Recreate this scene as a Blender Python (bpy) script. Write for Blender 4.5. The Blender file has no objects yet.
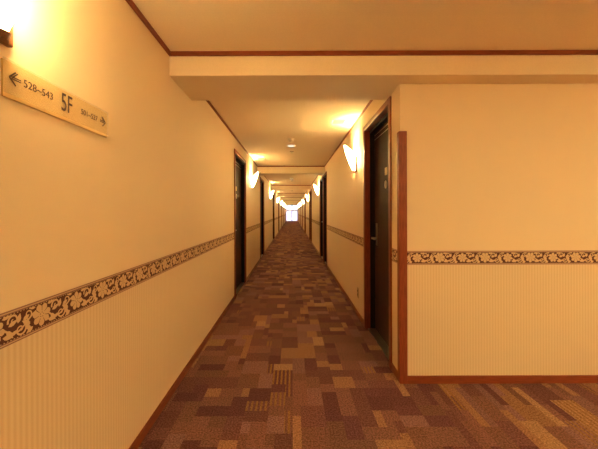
import bpy, bmesh, math, random
from mathutils import Vector, Matrix
PI = math.pi
R = random.Random(7)
sc = bpy.context.scene
COL = sc.collection

# ------------------------------------------------------------------ measures
XL, XR = -0.831, 0.79          # corridor side walls
YF = 2.26                      # lobby wall facing the camera
YE = 42.5                      # end window
YB = -2.6                      # wall behind the camera
XO = 3.6                       # far right wall of the lobby
CAM = 1.25
HL, HC = 2.34, 2.36            # lobby / corridor ceiling
PER = 5.35
NB = 8
BB = 2.18                      # beam underside
B0, B1 = 2.11, 2.58            # first beam front/back
TW = 0.14

# ------------------------------------------------------------------ materials
def lin(c):
    return tuple(((x/255)/12.92 if x/255 <= .04045 else ((x/255+.055)/1.055)**2.4) for x in c) + (1,)

def newmat(name):
    m = bpy.data.materials.new(name); m.use_nodes = True
    return m, m.node_tree.nodes, m.node_tree.links, m.node_tree.nodes['Principled BSDF']

def plain(name, col, rough=.5, metal=0, noise=0, nscale=30, spec=.5, stretch=None):
    m, N, L, b = newmat(name)
    b.inputs['Roughness'].default_value = rough
    b.inputs['Metallic'].default_value = metal
    b.inputs['Specular IOR Level'].default_value = spec
    if noise:
        tc = N.new('ShaderNodeTexCoord'); mp = N.new('ShaderNodeMapping')
        if stretch: mp.inputs['Scale'].default_value = stretch
        n = N.new('ShaderNodeTexNoise'); n.inputs['Scale'].default_value = nscale; n.inputs['Detail'].default_value = 4
        r = N.new('ShaderNodeValToRGB')
        r.color_ramp.elements[0].position = .3; r.color_ramp.elements[1].position = .7
        r.color_ramp.elements[0].color = tuple(c*(1-noise) for c in col[:3]) + (1,)
        r.color_ramp.elements[1].color = tuple(min(1, c*(1+noise)) for c in col[:3]) + (1,)
        L.new(tc.outputs['Object'], mp.inputs['Vector']); L.new(mp.outputs[0], n.inputs['Vector'])
        L.new(n.outputs['Fac'], r.inputs[0]); L.new(r.outputs[0], b.inputs['Base Color'])
    else:
        b.inputs['Base Color'].default_value = tuple(col[:3]) + (1,)
    return m

def wallpaper(name, axis):
    """plain paper above the border, narrow vertical stripes below it"""
    m, N, L, b = newmat(name)
    b.inputs['Roughness'].default_value = .62
    b.inputs['Specular IOR Level'].default_value = .3
    tc = N.new('ShaderNodeTexCoord'); sp = N.new('ShaderNodeSeparateXYZ')
    L.new(tc.outputs['Object'], sp.inputs[0])
    def math_(op, a, v=None, c=None):
        n = N.new('ShaderNodeMath'); n.operation = op
        for i, q in enumerate((a, v, c)):
            if q is None: continue
            if isinstance(q, (int, float)): n.inputs[i].default_value = q
            else: L.new(q, n.inputs[i])
        return n.outputs[0]
    s = math_('SINE', math_('MULTIPLY', sp.outputs[axis], 2*PI/.0205))
    s = math_('MULTIPLY_ADD', s, .5, .5)
    lower = math_('LESS_THAN', sp.outputs[2], .90)
    f = math_('MULTIPLY', s, lower)
    mix = N.new('ShaderNodeMix'); mix.data_type = 'RGBA'
    up = WALLC; 
    mix.inputs[6].default_value = up
    mix.inputs[7].default_value = (up[0]*.90, up[1]*.86, up[2]*.80, 1)
    L.new(f, mix.inputs[0])
    n = N.new('ShaderNodeTexNoise'); n.inputs['Scale'].default_value = 260; n.inputs['Detail'].default_value = 3
    L.new(tc.outputs['Object'], n.inputs['Vector'])
    mul = N.new('ShaderNodeMix'); mul.data_type = 'RGBA'; mul.blend_type = 'MULTIPLY'
    mul.inputs[0].default_value = .10
    L.new(mix.outputs[2], mul.inputs[6]); L.new(n.outputs['Color'], mul.inputs[7])
    L.new(mul.outputs[2], b.inputs['Base Color'])
    bp = N.new('ShaderNodeBump'); bp.inputs['Strength'].default_value = .12; bp.inputs['Distance'].default_value = .002
    L.new(n.outputs['Fac'], bp.inputs['Height']); L.new(bp.outputs[0], b.inputs['Normal'])
    return m

WALLC = (.80, .64, .45, 1)
M = {}
M['wall_side'] = wallpaper('wallpaper_along_corridor', 1)
M['wall_front'] = wallpaper('wallpaper_across', 0)
M['ceiling'] = plain('ceiling_paper', (.83, .69, .51), .8, noise=.03, nscale=120, spec=.2)
M['beam'] = plain('beam_paper', (.82, .68, .50), .7, noise=.03, nscale=150, spec=.2)
M['wood'] = plain('red_stained_wood', (.235, .050, .022), .42, spec=.3, noise=.25, nscale=25, stretch=(6, 6, .5))
M['wood_h'] = plain('red_stained_wood_level', (.235, .052, .022), .42, spec=.3, noise=.2, nscale=20, stretch=(.6, .6, 8))
M['sconce_wood'] = plain('sconce_brown_wood', (.20, .07, .025), .4, noise=.25, nscale=40, stretch=(6, 6, .5))
M['steel_frame'] = plain('black_door_frame', (.010, .006, .005), .6, spec=.2)
M['leaf'] = plain('dark_brown_door_veneer', (.048, .020, .014), .5, spec=.15, noise=.35, nscale=18, stretch=(6, 6, .35))
M['leaf2'] = plain('brown_door_veneer', (.075, .026, .017), .55, spec=.12, noise=.25, nscale=18, stretch=(6, 6, .35))
M['metal'] = plain('brushed_metal', (.62, .56, .46), .3, 1)
M['darkmetal'] = plain('bronze_metal', (.38, .30, .22), .35, 1)
M['maroon'] = plain('border_maroon', (.085, .017, .019), .65)
M['mauve'] = plain('border_mauve', (.30, .155, .135), .65)
M['gold'] = plain('border_gold', (.66, .46, .27), .65)
M['plate'] = plain('outlet_plate', (.40, .27, .16), .4)
M['plastic'] = plain('cream_plastic', (.80, .70, .54), .4)
M['dark'] = plain('dark_plastic', (.03, .02, .018), .5)
M['ventdark'] = plain('vent_slat_paint', (.45, .35, .23), .7)
M['signback'] = plain('sign_gold_board', (.66, .46, .20), .45)
M['signtext'] = plain('sign_dark_lettering', (.06, .025, .02), .5)
M['alu'] = plain('window_aluminium', (.75, .72, .78), .45, .3)
M['green'] = plain('exit_green', (.10, .30, .20), .5)

# clear sheet over the sign
m, N, L, b = newmat('sign_clear_sheet')
b.inputs['Base Color'].default_value = (.95, .85, .6, 1); b.inputs['Roughness'].default_value = .12
b.inputs['Alpha'].default_value = .12
M['signsheet'] = m
# window glass
m, N, L, b = newmat('window_glass')
tr = N.new('ShaderNodeBsdfTransparent'); gl = N.new('ShaderNodeBsdfGlossy'); gl.inputs['Roughness'].default_value = .02
mx = N.new('ShaderNodeMixShader'); mx.inputs[0].default_value = .06
L.new(tr.outputs[0], mx.inputs[1]); L.new(gl.outputs[0], mx.inputs[2]); L.new(mx.outputs[0], N['Material Output'].inputs[0])
M['glass'] = m
# lamp parts
LAMP = (.91, .71, .315)
def lampmat(name, strength, col, translucent):
    m, N, L, b = newmat(name)
    em = N.new('ShaderNodeEmission'); em.inputs[0].default_value = tuple(col) + (1,); em.inputs[1].default_value = strength
    if translucent:
        t = N.new('ShaderNodeBsdfTranslucent'); t.inputs[0].default_value = (.9, .82, .66, 1)
        d = N.new('ShaderNodeBsdfDiffuse'); d.inputs[0].default_value = (.85, .78, .62, 1)
        mx = N.new('ShaderNodeMixShader'); mx.inputs[0].default_value = .5
        ad = N.new('ShaderNodeAddShader')
        L.new(t.outputs[0], mx.inputs[1]); L.new(d.outputs[0], mx.inputs[2])
        L.new(mx.outputs[0], ad.inputs[0]); L.new(em.outputs[0], ad.inputs[1])
        L.new(ad.outputs[0], N['Material Output'].inputs[0])
    else:
        L.new(em.outputs[0], N['Material Output'].inputs[0])
    return m
M['shade'] = lampmat('lit_glass_shade', 6.2, (.98, .77, .37), True)
M['bulb'] = lampmat('lit_bulb', 1000, LAMP, False)
M['downlight'] = lampmat('dim_lit_disc', .16, (1, .85, .62), False)

# carpet: the colour of each woven patch is stored on the mesh
m, N, L, b = newmat('patchwork_carpet')
b.inputs['Roughness'].default_value = .95; b.inputs['Specular IOR Level'].default_value = .1
at = N.new('ShaderNodeAttribute'); at.attribute_name = 'patch'
tc = N.new('ShaderNodeTexCoord'); sp = N.new('ShaderNodeSeparateXYZ'); L.new(tc.outputs['Object'], sp.inputs[0])
wv = N.new('ShaderNodeMath'); wv.operation = 'MULTIPLY'; wv.inputs[1].default_value = 2*PI/.030; L.new(sp.outputs[0], wv.inputs[0])
sn = N.new('ShaderNodeMath'); sn.operation = 'SINE'; L.new(wv.outputs[0], sn.inputs[0])
gt = N.new('ShaderNodeMath'); gt.operation = 'GREATER_THAN'; gt.inputs[1].default_value = 0.1; L.new(sn.outputs[0], gt.inputs[0])
ml = N.new('ShaderNodeMath'); ml.operation = 'MULTIPLY'; L.new(gt.outputs[0], ml.inputs[0]); L.new(at.outputs['Alpha'], ml.inputs[1])
st = N.new('ShaderNodeMix'); st.data_type = 'RGBA'; st.inputs[7].default_value = (.32, .17, .08, 1)
L.new(ml.outputs[0], st.inputs[0]); L.new(at.outputs['Color'], st.inputs[6])
nz = N.new('ShaderNodeTexNoise'); nz.inputs['Scale'].default_value = 110; nz.inputs['Detail'].default_value = 3
L.new(tc.outputs['Object'], nz.inputs['Vector'])
rp = N.new('ShaderNodeValToRGB'); rp.color_ramp.elements[0].position = .35; rp.color_ramp.elements[1].position = .65
rp.color_ramp.elements[0].color = (.42, .38, .38, 1); rp.color_ramp.elements[1].color = (1, 1, 1, 1)
L.new(nz.outputs['Fac'], rp.inputs[0])
mu = N.new('ShaderNodeMix'); mu.data_type = 'RGBA'; mu.blend_type = 'MULTIPLY'; mu.inputs[0].default_value = 1
L.new(st.outputs[2], mu.inputs[6]); L.new(rp.outputs[0], mu.inputs[7]); L.new(mu.outputs[2], b.inputs['Base Color'])
bp = N.new('ShaderNodeBump'); bp.inputs['Strength'].default_value = .5; bp.inputs['Distance'].default_value = .004
L.new(nz.outputs['Fac'], bp.inputs['Height']); L.new(bp.outputs[0], b.inputs['Normal'])
M['carpet'] = m

# ------------------------------------------------------------------ mesh helpers
def box(bm, x0, x1, y0, y1, z0, z1, mi=0, bevel=0):
    vs = [bm.verts.new((x, y, z)) for x in (x0, x1) for y in (y0, y1) for z in (z0, z1)]
    fs = []
    for q in ((0, 1, 3, 2), (4, 6, 7, 5), (0, 4, 5, 1), (2, 3, 7, 6), (0, 2, 6, 4), (1, 5, 7, 3)):
        f = bm.faces.new([vs[i] for i in q]); f.material_index = mi; fs.append(f)
    if bevel:
        es = list({e for f in fs for e in f.edges})
        bmesh.ops.bevel(bm, geom=es, offset=bevel, segments=2, affect='EDGES', profile=.5, material=mi)
    return vs

def lathe(bm, prof, segs=24, axis='z', c=(0, 0, 0), mi=0):
    """prof: (radius, height) list"""
    rings = []
    for r, h in prof:
        ring = []
        for i in range(segs):
            a = 2*PI*i/segs
            p = (r*math.cos(a), r*math.sin(a), h)
            if axis == 'x': p = (h, r*math.cos(a), r*math.sin(a))
            ring.append(bm.verts.new((p[0]+c[0], p[1]+c[1], p[2]+c[2])))
        rings.append(ring)
    for a, b_ in zip(rings, rings[1:]):
        for i in range(segs):
            f = bm.faces.new((a[i], a[(i+1) % segs], b_[(i+1) % segs], b_[i])); f.material_index = mi; f.smooth = True
    for ring in (rings[0], rings[-1]):
        f = bm.faces.new(ring); f.material_index = mi

def obj(name, bm, mats, parent=None, loc=None, smooth=False):
    bmesh.ops.recalc_face_normals(bm, faces=bm.faces)
    me = bpy.data.meshes.new(name); bm.to_mesh(me); bm.free()
    for q in (mats if isinstance(mats, (list, tuple)) else [mats]): me.materials.append(q)
    if smooth:
        for p in me.polygons: p.use_smooth = True
    o = bpy.data.objects.new(name, me); COL.objects.link(o)
    if parent: o.parent = parent
    if loc: o.location = loc
    return o

def struct(o, label=None):
    o['kind'] = 'structure'
    if label: o['label'] = label
    return o

def thing(name, label, cat, loc=(0, 0, 0), rotz=0, group=None):
    o = bpy.data.objects.new(name, None); COL.objects.link(o)
    o.location = loc; o.rotation_euler = (0, 0, rotz); o.empty_display_size = .05
    o['label'] = label; o['category'] = cat
    if group: o['group'] = group
    return o

def dup(root, loc, rotz, label):
    r = root.copy(); COL.objects.link(r); r.location = loc; r.rotation_euler = (0, 0, rotz); r['label'] = label
    for ch in list(root.children):
        c = ch.copy(); COL.objects.link(c); c.parent = r
        for g in ch.children:
            d = g.copy(); COL.objects.link(d); d.parent = c
    return r

# ------------------------------------------------------------------ doors: layout
# (side, near casing edge, far casing edge, kind)
doors = [('L', 4.45, 5.55, 'room'), ('R', 2.45, 3.37, 'room')]
for k in range(7):
    a = 8.05 + PER*k
    if a + 1.1 < YE - .3: doors.append(('L', a, a+1.10, 'room'))
    a = 7.0 + PER*k
    if a + 1.7 < YE - .3:
        doors.append(('R', a, a+.80, 'service'))
        doors.append(('R', a+.80, a+1.72, 'room'))
CAS = .05
DTOP = 2.165      # top of the casing

def spans(side, y0, y1, inset):
    """wall stretches left free by the doors"""
    out = []; y = y0
    for s, a, b_, k in sorted(doors, key=lambda d: d[1]):
        if s != side: continue
        if a + inset > y: out.append((y, a + inset))
        y = b_ - inset
    out.append((y, y1))
    return [(p, q) for p, q in out if q - p > .012]

# ------------------------------------------------------------------ shell
for side in 'LR':
    bm = bmesh.new()
    x = XL if side == 'L' else XR
    xo = x - TW if side == 'L' else x + TW
    y0 = YB if side == 'L' else YF + .02
    for a, b_ in spans(side, y0, YE, .03):
        box(bm, min(x, xo), max(x, xo), a, b_, 0, HC)
    for s, a, b_, k in doors:                      # above each opening
        if s == side: box(bm, min(x, xo), max(x, xo), a + .03, b_ - .03, DTOP - .02, HC)
    struct(obj('wall_left' if side == 'L' else 'wall_right', bm, M['wall_side']))
bm = bmesh.new(); box(bm, XR + TW, XO, YF + .02, YF + TW, 0, HC); box(bm, XR, XO, YF, YF + .02, 0, HC); struct(obj('wall_front', bm, M['wall_front']))
bm = bmesh.new(); box(bm, XL - TW, XO + TW, YB - TW, YB, 0, HC); struct(obj('wall_back', bm, M['wall_front']))
bm = bmesh.new(); box(bm, XO, XO + TW, YB, YF + TW, 0, HC); struct(obj('wall_far_right', bm, M['wall_side']))
bm = bmesh.new()
box(bm, XL - TW, XO + TW, YB - TW, B0, HL, HL + .12)
box(bm, XL - TW, XR + TW, B1, YE + .3, HC, HC + .10)
box(bm, XR + TW, XO + TW, B0, YF + TW + .2, HC, HC + .10)
struct(obj('ceiling', bm, M['ceiling']))
for k in range(NB):
    bm = bmesh.new()
    a, b_ = B0 + PER*k, B1 + PER*k
    if k == 0:
        box(bm, XL, XO, a, YF, BB, HC + .1)
        box(bm, XL, XR, YF, b_, BB, HC + .1)
    else:
        box(bm, XL, XR, a, b_, BB, HC)
    struct(obj('ceiling_beam', bm, M['beam']), 'boxed beam across the corridor ceiling')

# carpet
bm = bmesh.new()
PAL = [((.235, .098, .072), 22), ((.185, .071, .062), 20), ((.150, .055, .055), 14), ((.345, .165, .085), 14),
       ((.270, .125, .098), 14), ((.210, .090, .065), 14), ((.385, .200, .098), 6)]
pool = [c for c, n in PAL for _ in range(n)]
CELL = .05
gx0, gy0 = -18, int(YB/CELL) - 1
gx1, gy1 = int(XO/CELL) + 1, int(YE/CELL) + 2
used = set(); cols = []
for j in range(gy0, gy1):
    for i in range(gx0, gx1):
        if (i, j) in used: continue
        if j*CELL > YF + .1 and i*CELL > XR + .1: continue
        if (i*CELL) > .9: w, d = R.choice([1, 2, 2, 3, 4]), R.choice([3, 4, 5, 6, 8])
        elif j*CELL > YF: w, d = R.choice([2, 2, 3, 3, 4, 5, 6]), R.choice([2, 2, 3, 3, 4])
        else: w, d = R.choice([2, 2, 3, 3, 4]), R.choice([2, 2, 3, 3, 4])
        ww = 0
        while ww < w and (i+ww, j) not in used and i+ww < gx1: ww += 1
        for p in range(ww):
            for q in range(d): used.add((i+p, j+q))
        d = min(d, gy1 - j)
        vs = [bm.verts.new(v) for v in ((i*CELL, j*CELL, 0), ((i+ww)*CELL, j*CELL, 0), ((i+ww)*CELL, (j+d)*CELL, 0), (i*CELL, (j+d)*CELL, 0))]
        bm.faces.new(vs)
        c = R.choice(pool); g = R.uniform(.84, 1.06)
        cols.append((c[0]*g*1.06, c[1]*g*1.22, c[2]*g*1.45, 1.0 if R.random() < (.09 if i*CELL > .7 else .03) else 0.0))
fl = obj('floor', bm, M['carpet'])
ca = fl.data.color_attributes.new('patch', 'FLOAT_COLOR', 'CORNER')
for p in fl.data.polygons:
    for li in p.loop_indices: ca.data[li].color = cols[p.index]
struct(fl, 'patchwork carpet in browns')

# baseboards
def baseboard(bm, side, a, b_):
    if side == 'L': box(bm, XL, XL + .010, a, b_, 0, .055)
    else: box(bm, XR - .010, XR, a, b_, 0, .055)
for side, nm in (('L', 'baseboard_left'), ('R', 'baseboard_right')):
    bm = bmesh.new()
    for a, b_ in spans(side, YB if side == 'L' else YF + .04, YE - .01, .0): baseboard(bm, side, a, b_)
    struct(obj(nm, bm, M['wood_h']))
bm = bmesh.new(); box(bm, XR + .045, XO, YF - .010, YF, 0, .055); struct(obj('baseboard_front', bm, M['wood_h']))

# crown trims
tn = 0
def trim(fn, mats, label):
    global tn
    tn += 1
    bm = bmesh.new(); fn(bm)
    return struct(obj('trim_%d' % tn, bm, mats), label)
def crown(bm, x0, x1, y0, y1, top, h=.028):
    box(bm, x0, x1, y0, y1, top - h, top)
trim(lambda bm: crown(bm, XL, XL + .014, YB, B0 - .014, HL), M['wood_h'], 'red-brown wooden strip between left wall and near ceiling')
trim(lambda bm: crown(bm, XL, XO, B0 - .014, B0, HL), M['wood_h'], 'red-brown wooden strip along the top of the near beam')
for k in range(NB):
    a, b_ = B1 + PER*k, min(B0 + PER*(k+1), YE)
    trim(lambda bm: crown(bm, XL, XL + .010, a, b_, HC, .026), M['wood_h'], 'thin wooden strip above the left corridor wall')
    trim(lambda bm: crown(bm, XR - .010, XR, a, b_, HC, .026), M['wood_h'], 'thin wooden strip above the right corridor wall')
    if k < NB - 1:
        trim(lambda bm: crown(bm, XL + .010, XR - .010, b_ - .010, b_, HC, .026), M['wood_h'], 'thin wooden strip above a corridor beam')

# corner guard
def guard(bm):
    box(bm, XR - .012, XR + .046, YF - .012, YF, 0, 1.835, bevel=.003)
    box(bm, XR - .012, XR, YF + .0005, YF + .038, 0, 1.835, bevel=.003)
trim(guard, M['wood'], 'tall red-brown wooden guard on the wall corner')

# ------------------------------------------------------------------ wallpaper border
BZ0, BZ1 = .862, .963
def motif():
    """polygons (u, v, level, colour index) of one repeat, .33 m long"""
    P = []
    H = BZ1 - BZ0
    def poly(pts, lv, mi): P.append((pts, lv, mi))
    def ell(cx, cy, rx, ry, rot=0, n=12, lv=1, mi=2):
        c, s = math.cos(rot), math.sin(rot)
        poly([(cx + rx*math.cos(t)*c - ry*math.sin(t)*s, cy + rx*math.cos(t)*s + ry*math.sin(t)*c) for t in [2*PI*i/n for i in range(n)]], lv, mi)
    def leaf(cx, cy, l, w, rot, lv=1, mi=2):
        c, s = math.cos(rot), math.sin(rot); pts = []
        for t in (0, .25, .5, .75): pts.append((l*t, w*math.sin(PI*t**.8)))
        pts.append((l, 0))
        for t in (.75, .5, .25): pts.append((l*t, -w*math.sin(PI*t**.8)))
        poly([(cx + x*c - y*s, cy + x*s + y*c) for x, y in pts], lv, mi)
    def ribbon(pts, w0, w1, lv=1, mi=2):
        n = len(pts)
        L_, Rr = [], []
        for i, (x, y) in enumerate(pts):
            a = pts[max(0, i-1)]; b_ = pts[min(n-1, i+1)]
            dx, dy = b_[0]-a[0], b_[1]-a[1]; d = math.hypot(dx, dy) or 1
            w = (w0 + (w1-w0)*i/(n-1))/2
            L_.append((x - dy/d*w, y + dx/d*w)); Rr.append((x + dy/d*w, y - dx/d*w))
        for i in range(n-1): poly([L_[i], L_[i+1], Rr[i+1], Rr[i]], lv, mi)
    def spiral(cx, cy, r0, a0, turns, w0, w1, sgn=1):
        n = 18
        ribbon([(cx + r0*(1-.85*i/n)*math.cos(a0 + sgn*turns*2*PI*i/n), cy + r0*(1-.85*i/n)*math.sin(a0 + sgn*turns*2*PI*i/n)) for i in range(n+1)], w0, w1)
    def flower(cx, cy, r, rot):
        for i in range(7):
            a = rot + 2*PI*i/7
            ell(cx + r*.62*math.cos(a), cy + r*.62*math.sin(a), r*.42, r*.33, a, 10)
        ell(cx, cy, r*.6, r*.6)
        for i in range(7):
            a = rot + 2*PI*(i+.5)/7
            ribbon([(cx + r*.35*math.cos(a), cy + r*.35*math.sin(a)), (cx + r*.85*math.cos(a), cy + r*.85*math.sin(a))], .0012, .0022, 2, 1)
        for i in range(5):
            a = rot + 2*PI*i/5
            ell(cx + r*.2*math.cos(a), cy + r*.2*math.sin(a), .0018, .0018, 0, 6, 2, 1)
    m_ = H/2
    flower(.075, m_ + .002, .036, .2)
    flower(.240, m_ + .001, .033, .7)
    # waving stem
    ribbon([(u, m_ + .022*math.sin(2*PI*(u-.02)/.165)) for u in [.33*i/40 for i in range(41)]], .006, .006)
    for o in (0, .165):
        spiral(.135+o, m_ + .018, .019, PI*1.1, 1.3, .007, .003, -1)
        spiral(.160+o, m_ - .017, .020, PI*.1, 1.3, .007, .003, -1)
        spiral(.022+o, m_ + .020, .016, PI*1.4, 1.2, .006, .003, 1)
        for (x, y, l, w, a) in ((.112, -.006, .036, .008, -.9), (.118, .004, .034, .007, .35), (.030, -.012, .036, .008, 2.6),
                                (.040, -.024, .030, .007, -2.6), (.100, -.022, .034, .007, -.25), (.150, .004, .030, .008, 1.3),
                                (.168, .008, .026, .007, .4), (.128, -.026, .024, .006, .5), (.012, -.026, .028, .006, .9),
                                (.050, .033, .028, .006, 2.9), (.098, .031, .030, .006, .2), (.182, -.014, .026, .007, -.9)):
            leaf(x+o, m_ + y, l, w, a)
    return P
MOT = motif()
def clipu(pts, u0, u1):
    def cl(p, f, lim, sgn):
        out = []
        for i in range(len(p)):
            a, b_ = p[i-1], p[i]
            ia, ib = sgn*(a[0]-lim) >= 0, sgn*(b_[0]-lim) >= 0
            if ia != ib:
                t = (lim-a[0])/(b_[0]-a[0]); out.append((lim, a[1]+t*(b_[1]-a[1])))
            if ib: out.append(b_)
        return out
    p = cl(pts, None, u0, 1)
    return cl(p, None, u1, -1) if len(p) > 2 else []
def border(origin, udir, ndir, u0, u1, phase, label, detail=True):
    """strip on a wall: u runs along the wall"""
    global tn
    tn += 1
    bm = bmesh.new(); H = BZ1 - BZ0
    def P3(u, v, d): return Vector(origin) + Vector(udir)*u + Vector((0, 0, BZ0 + v)) + Vector(ndir)*d
    def slab(v0, v1, d, mi):
        a = [bm.verts.new(P3(*q)) for q in ((u0, v0, .0002), (u1, v0, .0002), (u1, v1, .0002), (u0, v1, .0002), (u0, v0, d), (u1, v0, d), (u1, v1, d), (u0, v1, d))]
        for q in ((4, 5, 6, 7), (0, 1, 5, 4), (3, 7, 6, 2), (0, 4, 7, 3), (1, 2, 6, 5)):
            bm.faces.new([a[i] for i in q]).material_index = mi
    slab(.0, H, .0012, 0)
    slab(.0045, .0065, .0018, 1); slab(H-.0065, H-.0045, .0018, 1)
    slab(.0105, H-.0105, .0018, 3)
    n0 = int(math.floor((u0-phase)/.33)) - 1; n1 = int(math.ceil((u1-phase)/.33)) + 1
    if detail:
        for n in range(n0, n1):
            off = phase + n*.33
            for pi_, (pts, lv, mi) in enumerate(MOT):
                q = [(x+off, max(.013, min(H-.013, y))) for x, y in pts]
                us = [x for x, y in q]
                if max(us) < u0 or min(us) > u1: continue
                if min(us) < u0 or max(us) > u1: q = clipu(q, u0, u1)
                if len(q) < 3: continue
                try:
                    f = bm.faces.new([bm.verts.new(P3(x, y, .0020 + .0006*lv + pi_*3e-6)) for x, y in q]); f.material_index = 2 if mi == 2 else 3
                except ValueError: pass
        # dotted lines
        u = math.ceil(u0/.011)*.011
        while u < min(u1, 11) - .003:
            for v in (.0115, H-.0115-.002):
                f = bm.faces.new([bm.verts.new(P3(*q)) for q in ((u-.0025, v, .0025), (u+.0025, v, .0025), (u+.0025, v+.002, .0025), (u-.0025, v+.002, .0025))]); f.material_index = 2
            u += .011
    bm.normal_update()
    fl_ = [f for f in bm.faces if f.normal.dot(Vector(ndir)) < -.5]
    if fl_: bmesh.ops.reverse_faces(bm, faces=fl_)
    me = bpy.data.meshes.new('trim'); bm.to_mesh(me); bm.free()
    for q in (M['mauve'], M['gold'], M['gold'], M['maroon']): me.materials.append(q)
    o = bpy.data.objects.new('trim_%d' % tn, me); COL.objects.link(o)
    struct(o, label)
for a, b_ in spans('L', YB, YE, 0):
    border((XL, 0, 0), (0, 1, 0), (1, 0, 0), a, b_, -.04, 'floral wallpaper border on the left wall')
for a, b_ in spans('R', YF + .038, YE, 0):
    border((XR, 0, 0), (0, 1, 0), (-1, 0, 0), a, b_, .1, 'floral wallpaper border on the right corridor wall')
border((0, YF, 0), (1, 0, 0), (0, -1, 0), XR + .046, XO, .01, 'floral wallpaper border on the wall facing the camera')

# ------------------------------------------------------------------ doors
def make_door(n, side, a, b_, kind):
    s = 1 if side == 'L' else -1            # +x points into the corridor for the left wall
    X = XL if side == 'L' else XR
    dep = .070 if side == 'L' else .095
    root = bpy.data.objects.new('door_%d' % n, None); COL.objects.link(root); root.location = (X, a, 0); root.empty_display_size = .1
    struct(root, 'dark door in the %s corridor wall' % ('left' if side == 'L' else 'right'))
    L_ = b_ - a
    rv = .045 if n == 2 else .012
    CAS = .05 if n <= 2 else .035
    def bx(bm, d0, d1, y0, y1, z0, z1, mi=0, bevel=0):   # d = distance into the corridor
        box(bm, min(s*d0, s*d1), max(s*d0, s*d1), y0, y1, z0, z1, mi, bevel)
    bm = bmesh.new()
    for y0, y1, ins in ((0, CAS, (.03, CAS)), (L_-CAS, L_, (L_-CAS, L_-.03))):
        bx(bm, .0003, .014, y0, y1, 0, DTOP, bevel=.003)
        bx(bm, -rv, .0003, ins[0], ins[1], 0, DTOP - .02)
    bx(bm, .0003, .014, CAS, L_-CAS, DTOP-CAS, DTOP, bevel=.003)
    bx(bm, -rv, .0003, CAS, L_-CAS, DTOP-CAS, DTOP-.02)
    obj('door_frame', bm, M['wood'], root)
    bm = bmesh.new()
    e = .028
    bx(bm, -dep-.045, -rv, .03, CAS+.006, 0, DTOP-.02)
    bx(bm, -dep-.045, -rv, L_-CAS-.006, L_-.03, 0, DTOP-.02)
    bx(bm, -dep-.045, -rv, CAS+.006, L_-CAS-.006, DTOP-CAS-.03, DTOP-.02)
    obj('inner_frame', bm, M['steel_frame'], root)
    y0, y1 = CAS+.009, L_-CAS-.009
    bm = bmesh.new()
    bx(bm, -dep-.04, -dep, y0, y1, .008, DTOP-CAS-.034, bevel=.002)
    leaf = obj('door_leaf', bm, M['leaf2'] if kind == 'service' else M['leaf'], root)
    bm = bmesh.new()
    bx(bm, -dep, -dep+.004, y0+.01, y1-.01, DTOP-CAS-.060, DTOP-CAS-.056)
    bx(bm, -dep, -dep+.004, y0+.01, y1-.01, DTOP-CAS-.105, DTOP-CAS-.101)
    obj('top_rail', bm, M['metal'], leaf)
    bm = bmesh.new(); bx(bm, -dep-.04, -.02, y0, y1, .0, .006)
    obj('threshold', bm, M['darkmetal'], root)
    # latch on the far side for the right wall, near side for the left wall
    if side == 'L': yl = y0 + .085; dr = 1
    else: yl = y1 - .085; dr = -1
    if kind == 'service': yl = y0 + .085; dr = 1
    bm = bmesh.new()
    bx(bm, -dep, -dep+.008, yl-.024, yl+.024, .90, 1.13, bevel=.003)
    h = obj('handle_plate', bm, M['darkmetal'], leaf)
    bm = bmesh.new()
    lathe(bm, [(.011, 0), (.011, .05)], 14, 'x')
    for v in bm.verts: v.co.x = s*(-dep + .006 + v.co.x); v.co.y += yl; v.co.z += .975
    bx(bm, -dep+.044, -dep+.060, min(yl-dr*.010, yl+dr*.115), max(yl-dr*.010, yl+dr*.115), .965, .986, bevel=.005)
    obj('lever', bm, M['metal'], h)
    if kind == 'room':
        ym = (y0 + y1)/2
        bm = bmesh.new()
        bx(bm, -dep, -dep+.004, ym-.030, ym+.030, 1.595, 1.665, bevel=.0015)
        obj('number_plate', bm, M['signback'], leaf)
        bm = bmesh.new()
        n_ = 20; rings = []
        for i in range(n_):
            t = 2*PI*i/n_; ring = []
            for j in range(6):
                p = 2*PI*j/6
                ring.append(bm.verts.new((s*(-dep + .005 + .005*math.sin(p)), ym + (.020+.006*math.cos(p))*math.cos(t), 1.505 + (.032+.006*math.cos(p))*math.sin(t))))
            rings.append(ring)
        for i in range(n_):
            for j in range(6):
                bm.faces.new((rings[i][j], rings[(i+1) % n_][j], rings[(i+1) % n_][(j+1) % 6], rings[i][(j+1) % 6]))
        obj('oval_ring', bm, M['plastic'], leaf, smooth=True)
for n, (s, a, b_, k) in enumerate(doors): make_door(n+1, s, a, b_, k)

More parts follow.
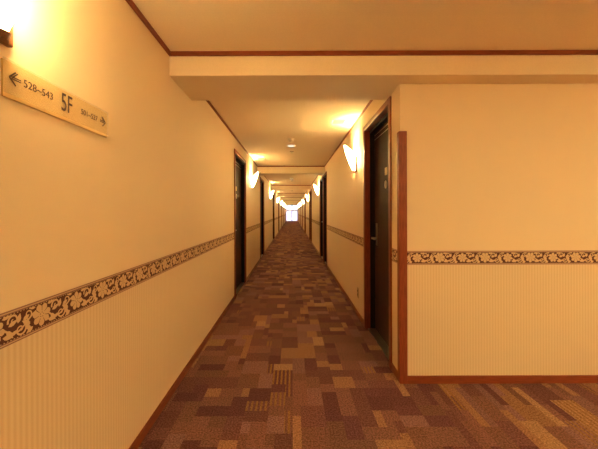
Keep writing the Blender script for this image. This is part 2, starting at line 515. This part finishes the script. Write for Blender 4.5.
# ------------------------------------------------------------------ sconces (local +x points away from the wall)
def make_sconce():
    t = thing('wall_sconce', 'x', 'lamp', group='wall sconces with white glass shades')
    bm = bmesh.new()
    box(bm, .0005, .018, -.050, .050, 1.732, 1.935, bevel=.004)
    # little cup the glass stands in
    pts = [(.018 + .030*math.cos(a), .028*math.sin(a)) for a in [-PI/2 + PI*i/12 for i in range(13)]]
    lo = [bm.verts.new((.018 + (x-.018)*.7, y*.9, 1.732)) for x, y in pts]; hi = [bm.verts.new((x, y, 1.752)) for x, y in pts]
    for i in range(12): bm.faces.new((lo[i], lo[i+1], hi[i+1], hi[i]))
    bm.faces.new(lo); bm.faces.new(hi)
    obj('backplate', bm, M['sconce_wood'], t)
    bm = bmesh.new(); NA, NS = 20, 14; g = []
    for i in range(NA+1):
        a = -PI/2 + PI*i/NA; row = []
        top = .20 + .12*max(0, math.cos(a))**1.0
        for j in range(NS+1):
            h = top*j/NS; tt = h/.32
            p = .010 + .118*(tt**.85) + .010*math.sin(PI*tt); w = .012 + .062*tt
            row.append(bm.verts.new((.020 + p*math.cos(a)**.9 if math.cos(a) > 1e-6 else .020, w*math.sin(a), 1.745 + h)))
        g.append(row)
    for i in range(NA):
        for j in range(NS): bm.faces.new((g[i][j], g[i+1][j], g[i+1][j+1], g[i][j+1]))
    sh = obj('glass_shade', bm, M['shade'], t, smooth=True)
    so = sh.modifiers.new('thickness', 'SOLIDIFY'); so.thickness = .003; so.offset = -1
    bm = bmesh.new()
    lathe(bm, [(.004, 1.842), (.011, 1.847), (.013, 1.87), (.016, 1.895), (.014, 1.915), (.008, 1.927), (.002, 1.93)], 14, c=(.062, 0, 0))
    obj('bulb', bm, M['bulb'], t)
    return t
S0 = make_sconce()
S0.location = (XL, .858, 0)
ORD = ['nearest', 'second', 'third', 'fourth', 'fifth', 'sixth', 'seventh', 'eighth', 'ninth']
def slabel(side, k):
    if side == 'L' and k == 0: return 'large lit wall sconce above the floor sign, cut by the top left corner'
    if side == 'L' and k == 1: return 'lit wall sconce on the left wall just past the first dark door'
    if side == 'R' and k == 0: return 'lit wall sconce on the right wall just past the nearest dark door'
    return 'lit wall sconce, %s of the row on the %s corridor wall counted from the camera' % (ORD[k], 'left' if side == 'L' else 'right')
S0['label'] = slabel('L', 0)
for k in range(1, 8): dup(S0, (XL, 6.30 + PER*(k-1), 0), 0, slabel('L', k))
for k in range(0, 8):
    y = 3.80 + PER*k
    if y < YE - .5: dup(S0, (XR, y, 0), PI, slabel('R', k))
dup(S0, (XO, .4, 0), PI, 'lit wall sconce on the far right lobby wall')

# ------------------------------------------------------------------ floor sign
sg = thing('floor_sign', 'gold horizontal wall sign reading 5F with arrows and room numbers, below the big sconce', 'sign', (XL, .885, 1.585))
bm = bmesh.new(); box(bm, .0005, .006, 0, .50, 0, .108, bevel=.001); obj('sign_board', bm, M['signback'], sg)
bm = bmesh.new(); box(bm, .0062, .0095, .0, .504, .012, .112); obj('clear_sheet', bm, M['signsheet'], sg)
def text(s, y, z, size, sx, name, parent, off=.0098):
    cu = bpy.data.curves.new(name, 'FONT'); cu.body = s; cu.size = size; cu.extrude = .0004; cu.align_x = 'CENTER'; cu.align_y = 'CENTER'
    tmp = bpy.data.objects.new('tmp', cu); COL.objects.link(tmp)
    dg = bpy.context.evaluated_depsgraph_get(); me = bpy.data.meshes.new_from_object(tmp.evaluated_get(dg))
    bpy.data.objects.remove(tmp)
    # text x -> +y (left wall, reader in the corridor looks toward -x)
    mt = Matrix(((0, 0, 1, off), (sx, 0, 0, y), (0, 1, 0, z), (0, 0, 0, 1)))
    me.transform(mt); me.materials.append(M['signtext'])
    o = bpy.data.objects.new(name, me); COL.objects.link(o); o.parent = parent
    return o
text('528~543', .124, .062, .034, .98, 'lettering', sg)
text('5F', .248, .060, .092, .66, 'lettering', sg)
text('501~527', .375, .060, .030, .95, 'lettering', sg)
def arrow(yc, zc, d, name):
    bm = bmesh.new()
    def bar(p, q, w):
        dx, dz = q[0]-p[0], q[1]-p[1]; l = math.hypot(dx, dz); nx, nz = -dz/l*w/2, dx/l*w/2
        ring = [(p[0]+nx, p[1]+nz), (q[0]+nx, q[1]+nz), (q[0]-nx, q[1]-nz), (p[0]-nx, p[1]-nz)]
        A = [bm.verts.new((.0097, yc+d*y, zc+z)) for y, z in ring]; B = [bm.verts.new((.0103, yc+d*y, zc+z)) for y, z in ring]
        bm.faces.new(A); bm.faces.new(B)
        for i in range(4): bm.faces.new((A[i-1], A[i], B[i], B[i-1]))
    bar((-.019, 0), (.002, .020), .004); bar((-.019, 0), (.002, -.020), .004)
    bar((-.010, 0), (.009, .019), .0035)
    bar((-.014, .003), (.020, .003), .0032); bar((-.012, -.003), (.020, -.003), .0032)
    obj(name, bm, M['signtext'], sg)
arrow(.036, .062, 1, 'arrow'); arrow(.462, .060, -1, 'arrow')

# ------------------------------------------------------------------ ceiling fittings
def smoke_detector(y, label):
    t = thing('smoke_detector', label, 'smoke detector', (-.01, y, HC), group='ceiling smoke detectors')
    bm = bmesh.new(); lathe(bm, [(.052, -.0005), (.052, -.012), (.046, -.016)], 28); obj('base', bm, M['plastic'], t)
    bm = bmesh.new(); lathe(bm, [(.040, -.016), (.042, -.030), (.034, -.042), (.014, -.050), (.003, -.051)], 28); obj('dome', bm, M['plastic'], t)
    return t
def disc_light(y, label):
    t = thing('ceiling_light', label, 'ceiling light', (-.01, y, HC), group='round ceiling lights')
    bm = bmesh.new(); lathe(bm, [(.078, -.0005), (.078, -.006), (.070, -.009)], 32); obj('rim', bm, M['plastic'], t)
    bm = bmesh.new(); lathe(bm, [(.068, -.0095), (.060, -.014), (.03, -.018), (.003, -.019)], 32); obj('lens', bm, M['downlight'], t)
    return t
def sprinkler(y, label):
    t = thing('sprinkler_head', label, 'sprinkler', (0.0, y, HC), group='ceiling sprinkler heads')
    bm = bmesh.new(); lathe(bm, [(.040, -.0005), (.038, -.005), (.020, -.008)], 24); obj('escutcheon', bm, M['darkmetal'], t)
    bm = bmesh.new(); lathe(bm, [(.009, -.008), (.009, -.024), (.024, -.026), (.024, -.029)], 20); obj('deflector', bm, M['metal'], t)
    return t
def vent(x, y, label):
    t = thing('ceiling_vent', label, 'vent', (x, y, HC), group='small ceiling vents')
    w, d = .085, .10
    bm = bmesh.new()
    box(bm, -w, w, -d, -d+.014, -.010, -.0005); box(bm, -w, w, d-.014, d, -.010, -.0005)
    box(bm, -w, -w+.014, -d+.014, d-.014, -.010, -.0005); box(bm, w-.014, w, -d+.014, d-.014, -.010, -.0005)
    obj('frame', bm, M['ceiling'], t)
    bm = bmesh.new()
    box(bm, -w+.014, w-.014, -d+.014, d-.014, -.002, -.0005, 0)
    for i in range(7):
        y_ = -d + .026 + i*.0247
        box(bm, -w+.016, w-.016, y_-.004, y_+.008, -.008, -.005)
    obj('grille', bm, M['ventdark'], t)
    return t
WH = ['in the nearest corridor bay', 'in the second corridor bay', 'in the third corridor bay', 'in the fourth corridor bay']
for k in range(4):
    smoke_detector(4.70 + PER*k, 'white domed smoke detector on the ceiling centre line ' + WH[k])
    disc_light(5.17 + PER*k, 'round pale ceiling light behind the smoke detector ' + WH[k])
    sprinkler(5.68 + PER*k, 'small round sprinkler head behind the ceiling light ' + WH[k])
    vent(.575, 3.80 + PER*k, 'small square ceiling vent beside the right wall sconce ' + WH[k])
    vent(-.63, 6.42 + PER*k, 'small square ceiling vent beside the left wall sconce ' + WH[k])

M['spot'] = lampmat('lit_downlight', 115, LAMP, False)
def downlight(x, y, label):
    t = thing('recessed_downlight', label, 'ceiling light', (x, y, HL), group='lobby downlights')
    bm = bmesh.new(); lathe(bm, [(.095, -.0005), (.095, -.006), (.080, -.009)], 32); obj('rim', bm, M['plastic'], t)
    bm = bmesh.new(); lathe(bm, [(.078, -.0095), (.06, -.012), (.003, -.013)], 32); obj('lens', bm, M['spot'], t)
downlight(1.9, -.4, 'lobby ceiling downlight above and right of the camera')
downlight(3.0, -.4, 'lobby ceiling downlight nearer the far right wall')

# ------------------------------------------------------------------ outlet
t = thing('wall_outlet', 'small dull metal outlet plate low on the right wall past the nearest door', 'outlet', (XR, 3.72, .28))
bm = bmesh.new(); box(bm, -.006, -.0005, -.037, .037, -.06, .06, bevel=.002); obj('cover_plate', bm, M['plate'], t)
for z in (-.022, .022):
    bm = bmesh.new(); box(bm, -.008, -.0062, -.014, .014, z-.012, z+.012, bevel=.0006); sk = obj('socket', bm, M['dark'], t)

# ------------------------------------------------------------------ end window
root = bpy.data.objects.new('window_1', None); COL.objects.link(root); root.location = (0, YE, 0); struct(root, 'bright full-height window at the far end')
bm = bmesh.new()
xl, xr = XL, XR
WT = 2.12
box(bm, xl, xl+.09, -.03, .03, 0, HC); box(bm, xr-.09, xr, -.03, .03, 0, HC)
box(bm, xl+.09, xr-.09, -.03, .03, 0, .07); box(bm, xl+.09, xr-.09, -.03, .03, WT, HC)
box(bm, xl+.09, xr-.09, -.025, .025, 1.36, 1.54); box(bm, -.085, .045, -.025, .025, .07, 1.38)
obj('window_frame', bm, M['alu'], root)
bm = bmesh.new(); box(bm, xl+.085, xr-.085, -.003, .003, .065, WT+.01); obj('pane', bm, M['glass'], root)
t = thing('exit_sign', 'tiny hanging sign before the top of the bright end window', 'sign', (0, YE-3.0, HC))
bm = bmesh.new(); box(bm, -.16, .16, -.02, .02, -.30, -.18, bevel=.004); obj('sign_box', bm, M['green'], t)
for x in (-.095, .095):
    bm = bmesh.new(); box(bm, x-.005, x+.005, -.005, .005, -.18, -.0005); obj('hanger', bm, M['alu'], t)

# ------------------------------------------------------------------ daylight
w = bpy.data.worlds.new('sky'); sc.world = w; w.use_nodes = True
bg = w.node_tree.nodes['Background']; bg.inputs[0].default_value = (.64, .62, 1.0, 1); bg.inputs[1].default_value = 0.42
ld = bpy.data.lights.new('window_portal', 'AREA'); ld.shape = 'RECTANGLE'; ld.size = 1.5; ld.size_y = 2.1
lo = bpy.data.objects.new('window_portal', ld); COL.objects.link(lo); lo.location = (0, YE+.06, 1.1); lo.rotation_euler = (-PI/2, 0, 0)
try: ld.cycles.is_portal = True
except Exception: pass

# ------------------------------------------------------------------ camera
cd = bpy.data.cameras.new('camera'); co = bpy.data.objects.new('camera', cd); COL.objects.link(co)
cd.sensor_width = 36; cd.lens = 310/598*36; cd.clip_start = .02; cd.clip_end = 200
co.location = (0, 0, CAM)
co.rotation_euler = (PI/2, 0, 0)
co.rotation_euler = (Matrix.Rotation(PI/2, 3, 'X') @ Matrix.Rotation(math.radians(-.18), 3, 'Z')).to_euler()
cd.shift_x = 7/598; cd.shift_y = -12.5/598
sc.camera = co

vs = sc.view_settings
sc.display_settings.display_device = 'sRGB'
vs.view_transform = 'Standard'; vs.look = 'None'; vs.gamma = 1; vs.use_curve_mapping = False
vs.exposure = 2.80
cy = sc.cycles
cy.use_denoising = True
cy.max_bounces = 12; cy.diffuse_bounces = 8; cy.glossy_bounces = 4; cy.transmission_bounces = 6; cy.transparent_max_bounces = 16
cy.sample_clamp_indirect = 6
cy.caustics_reflective = False; cy.caustics_refractive = False
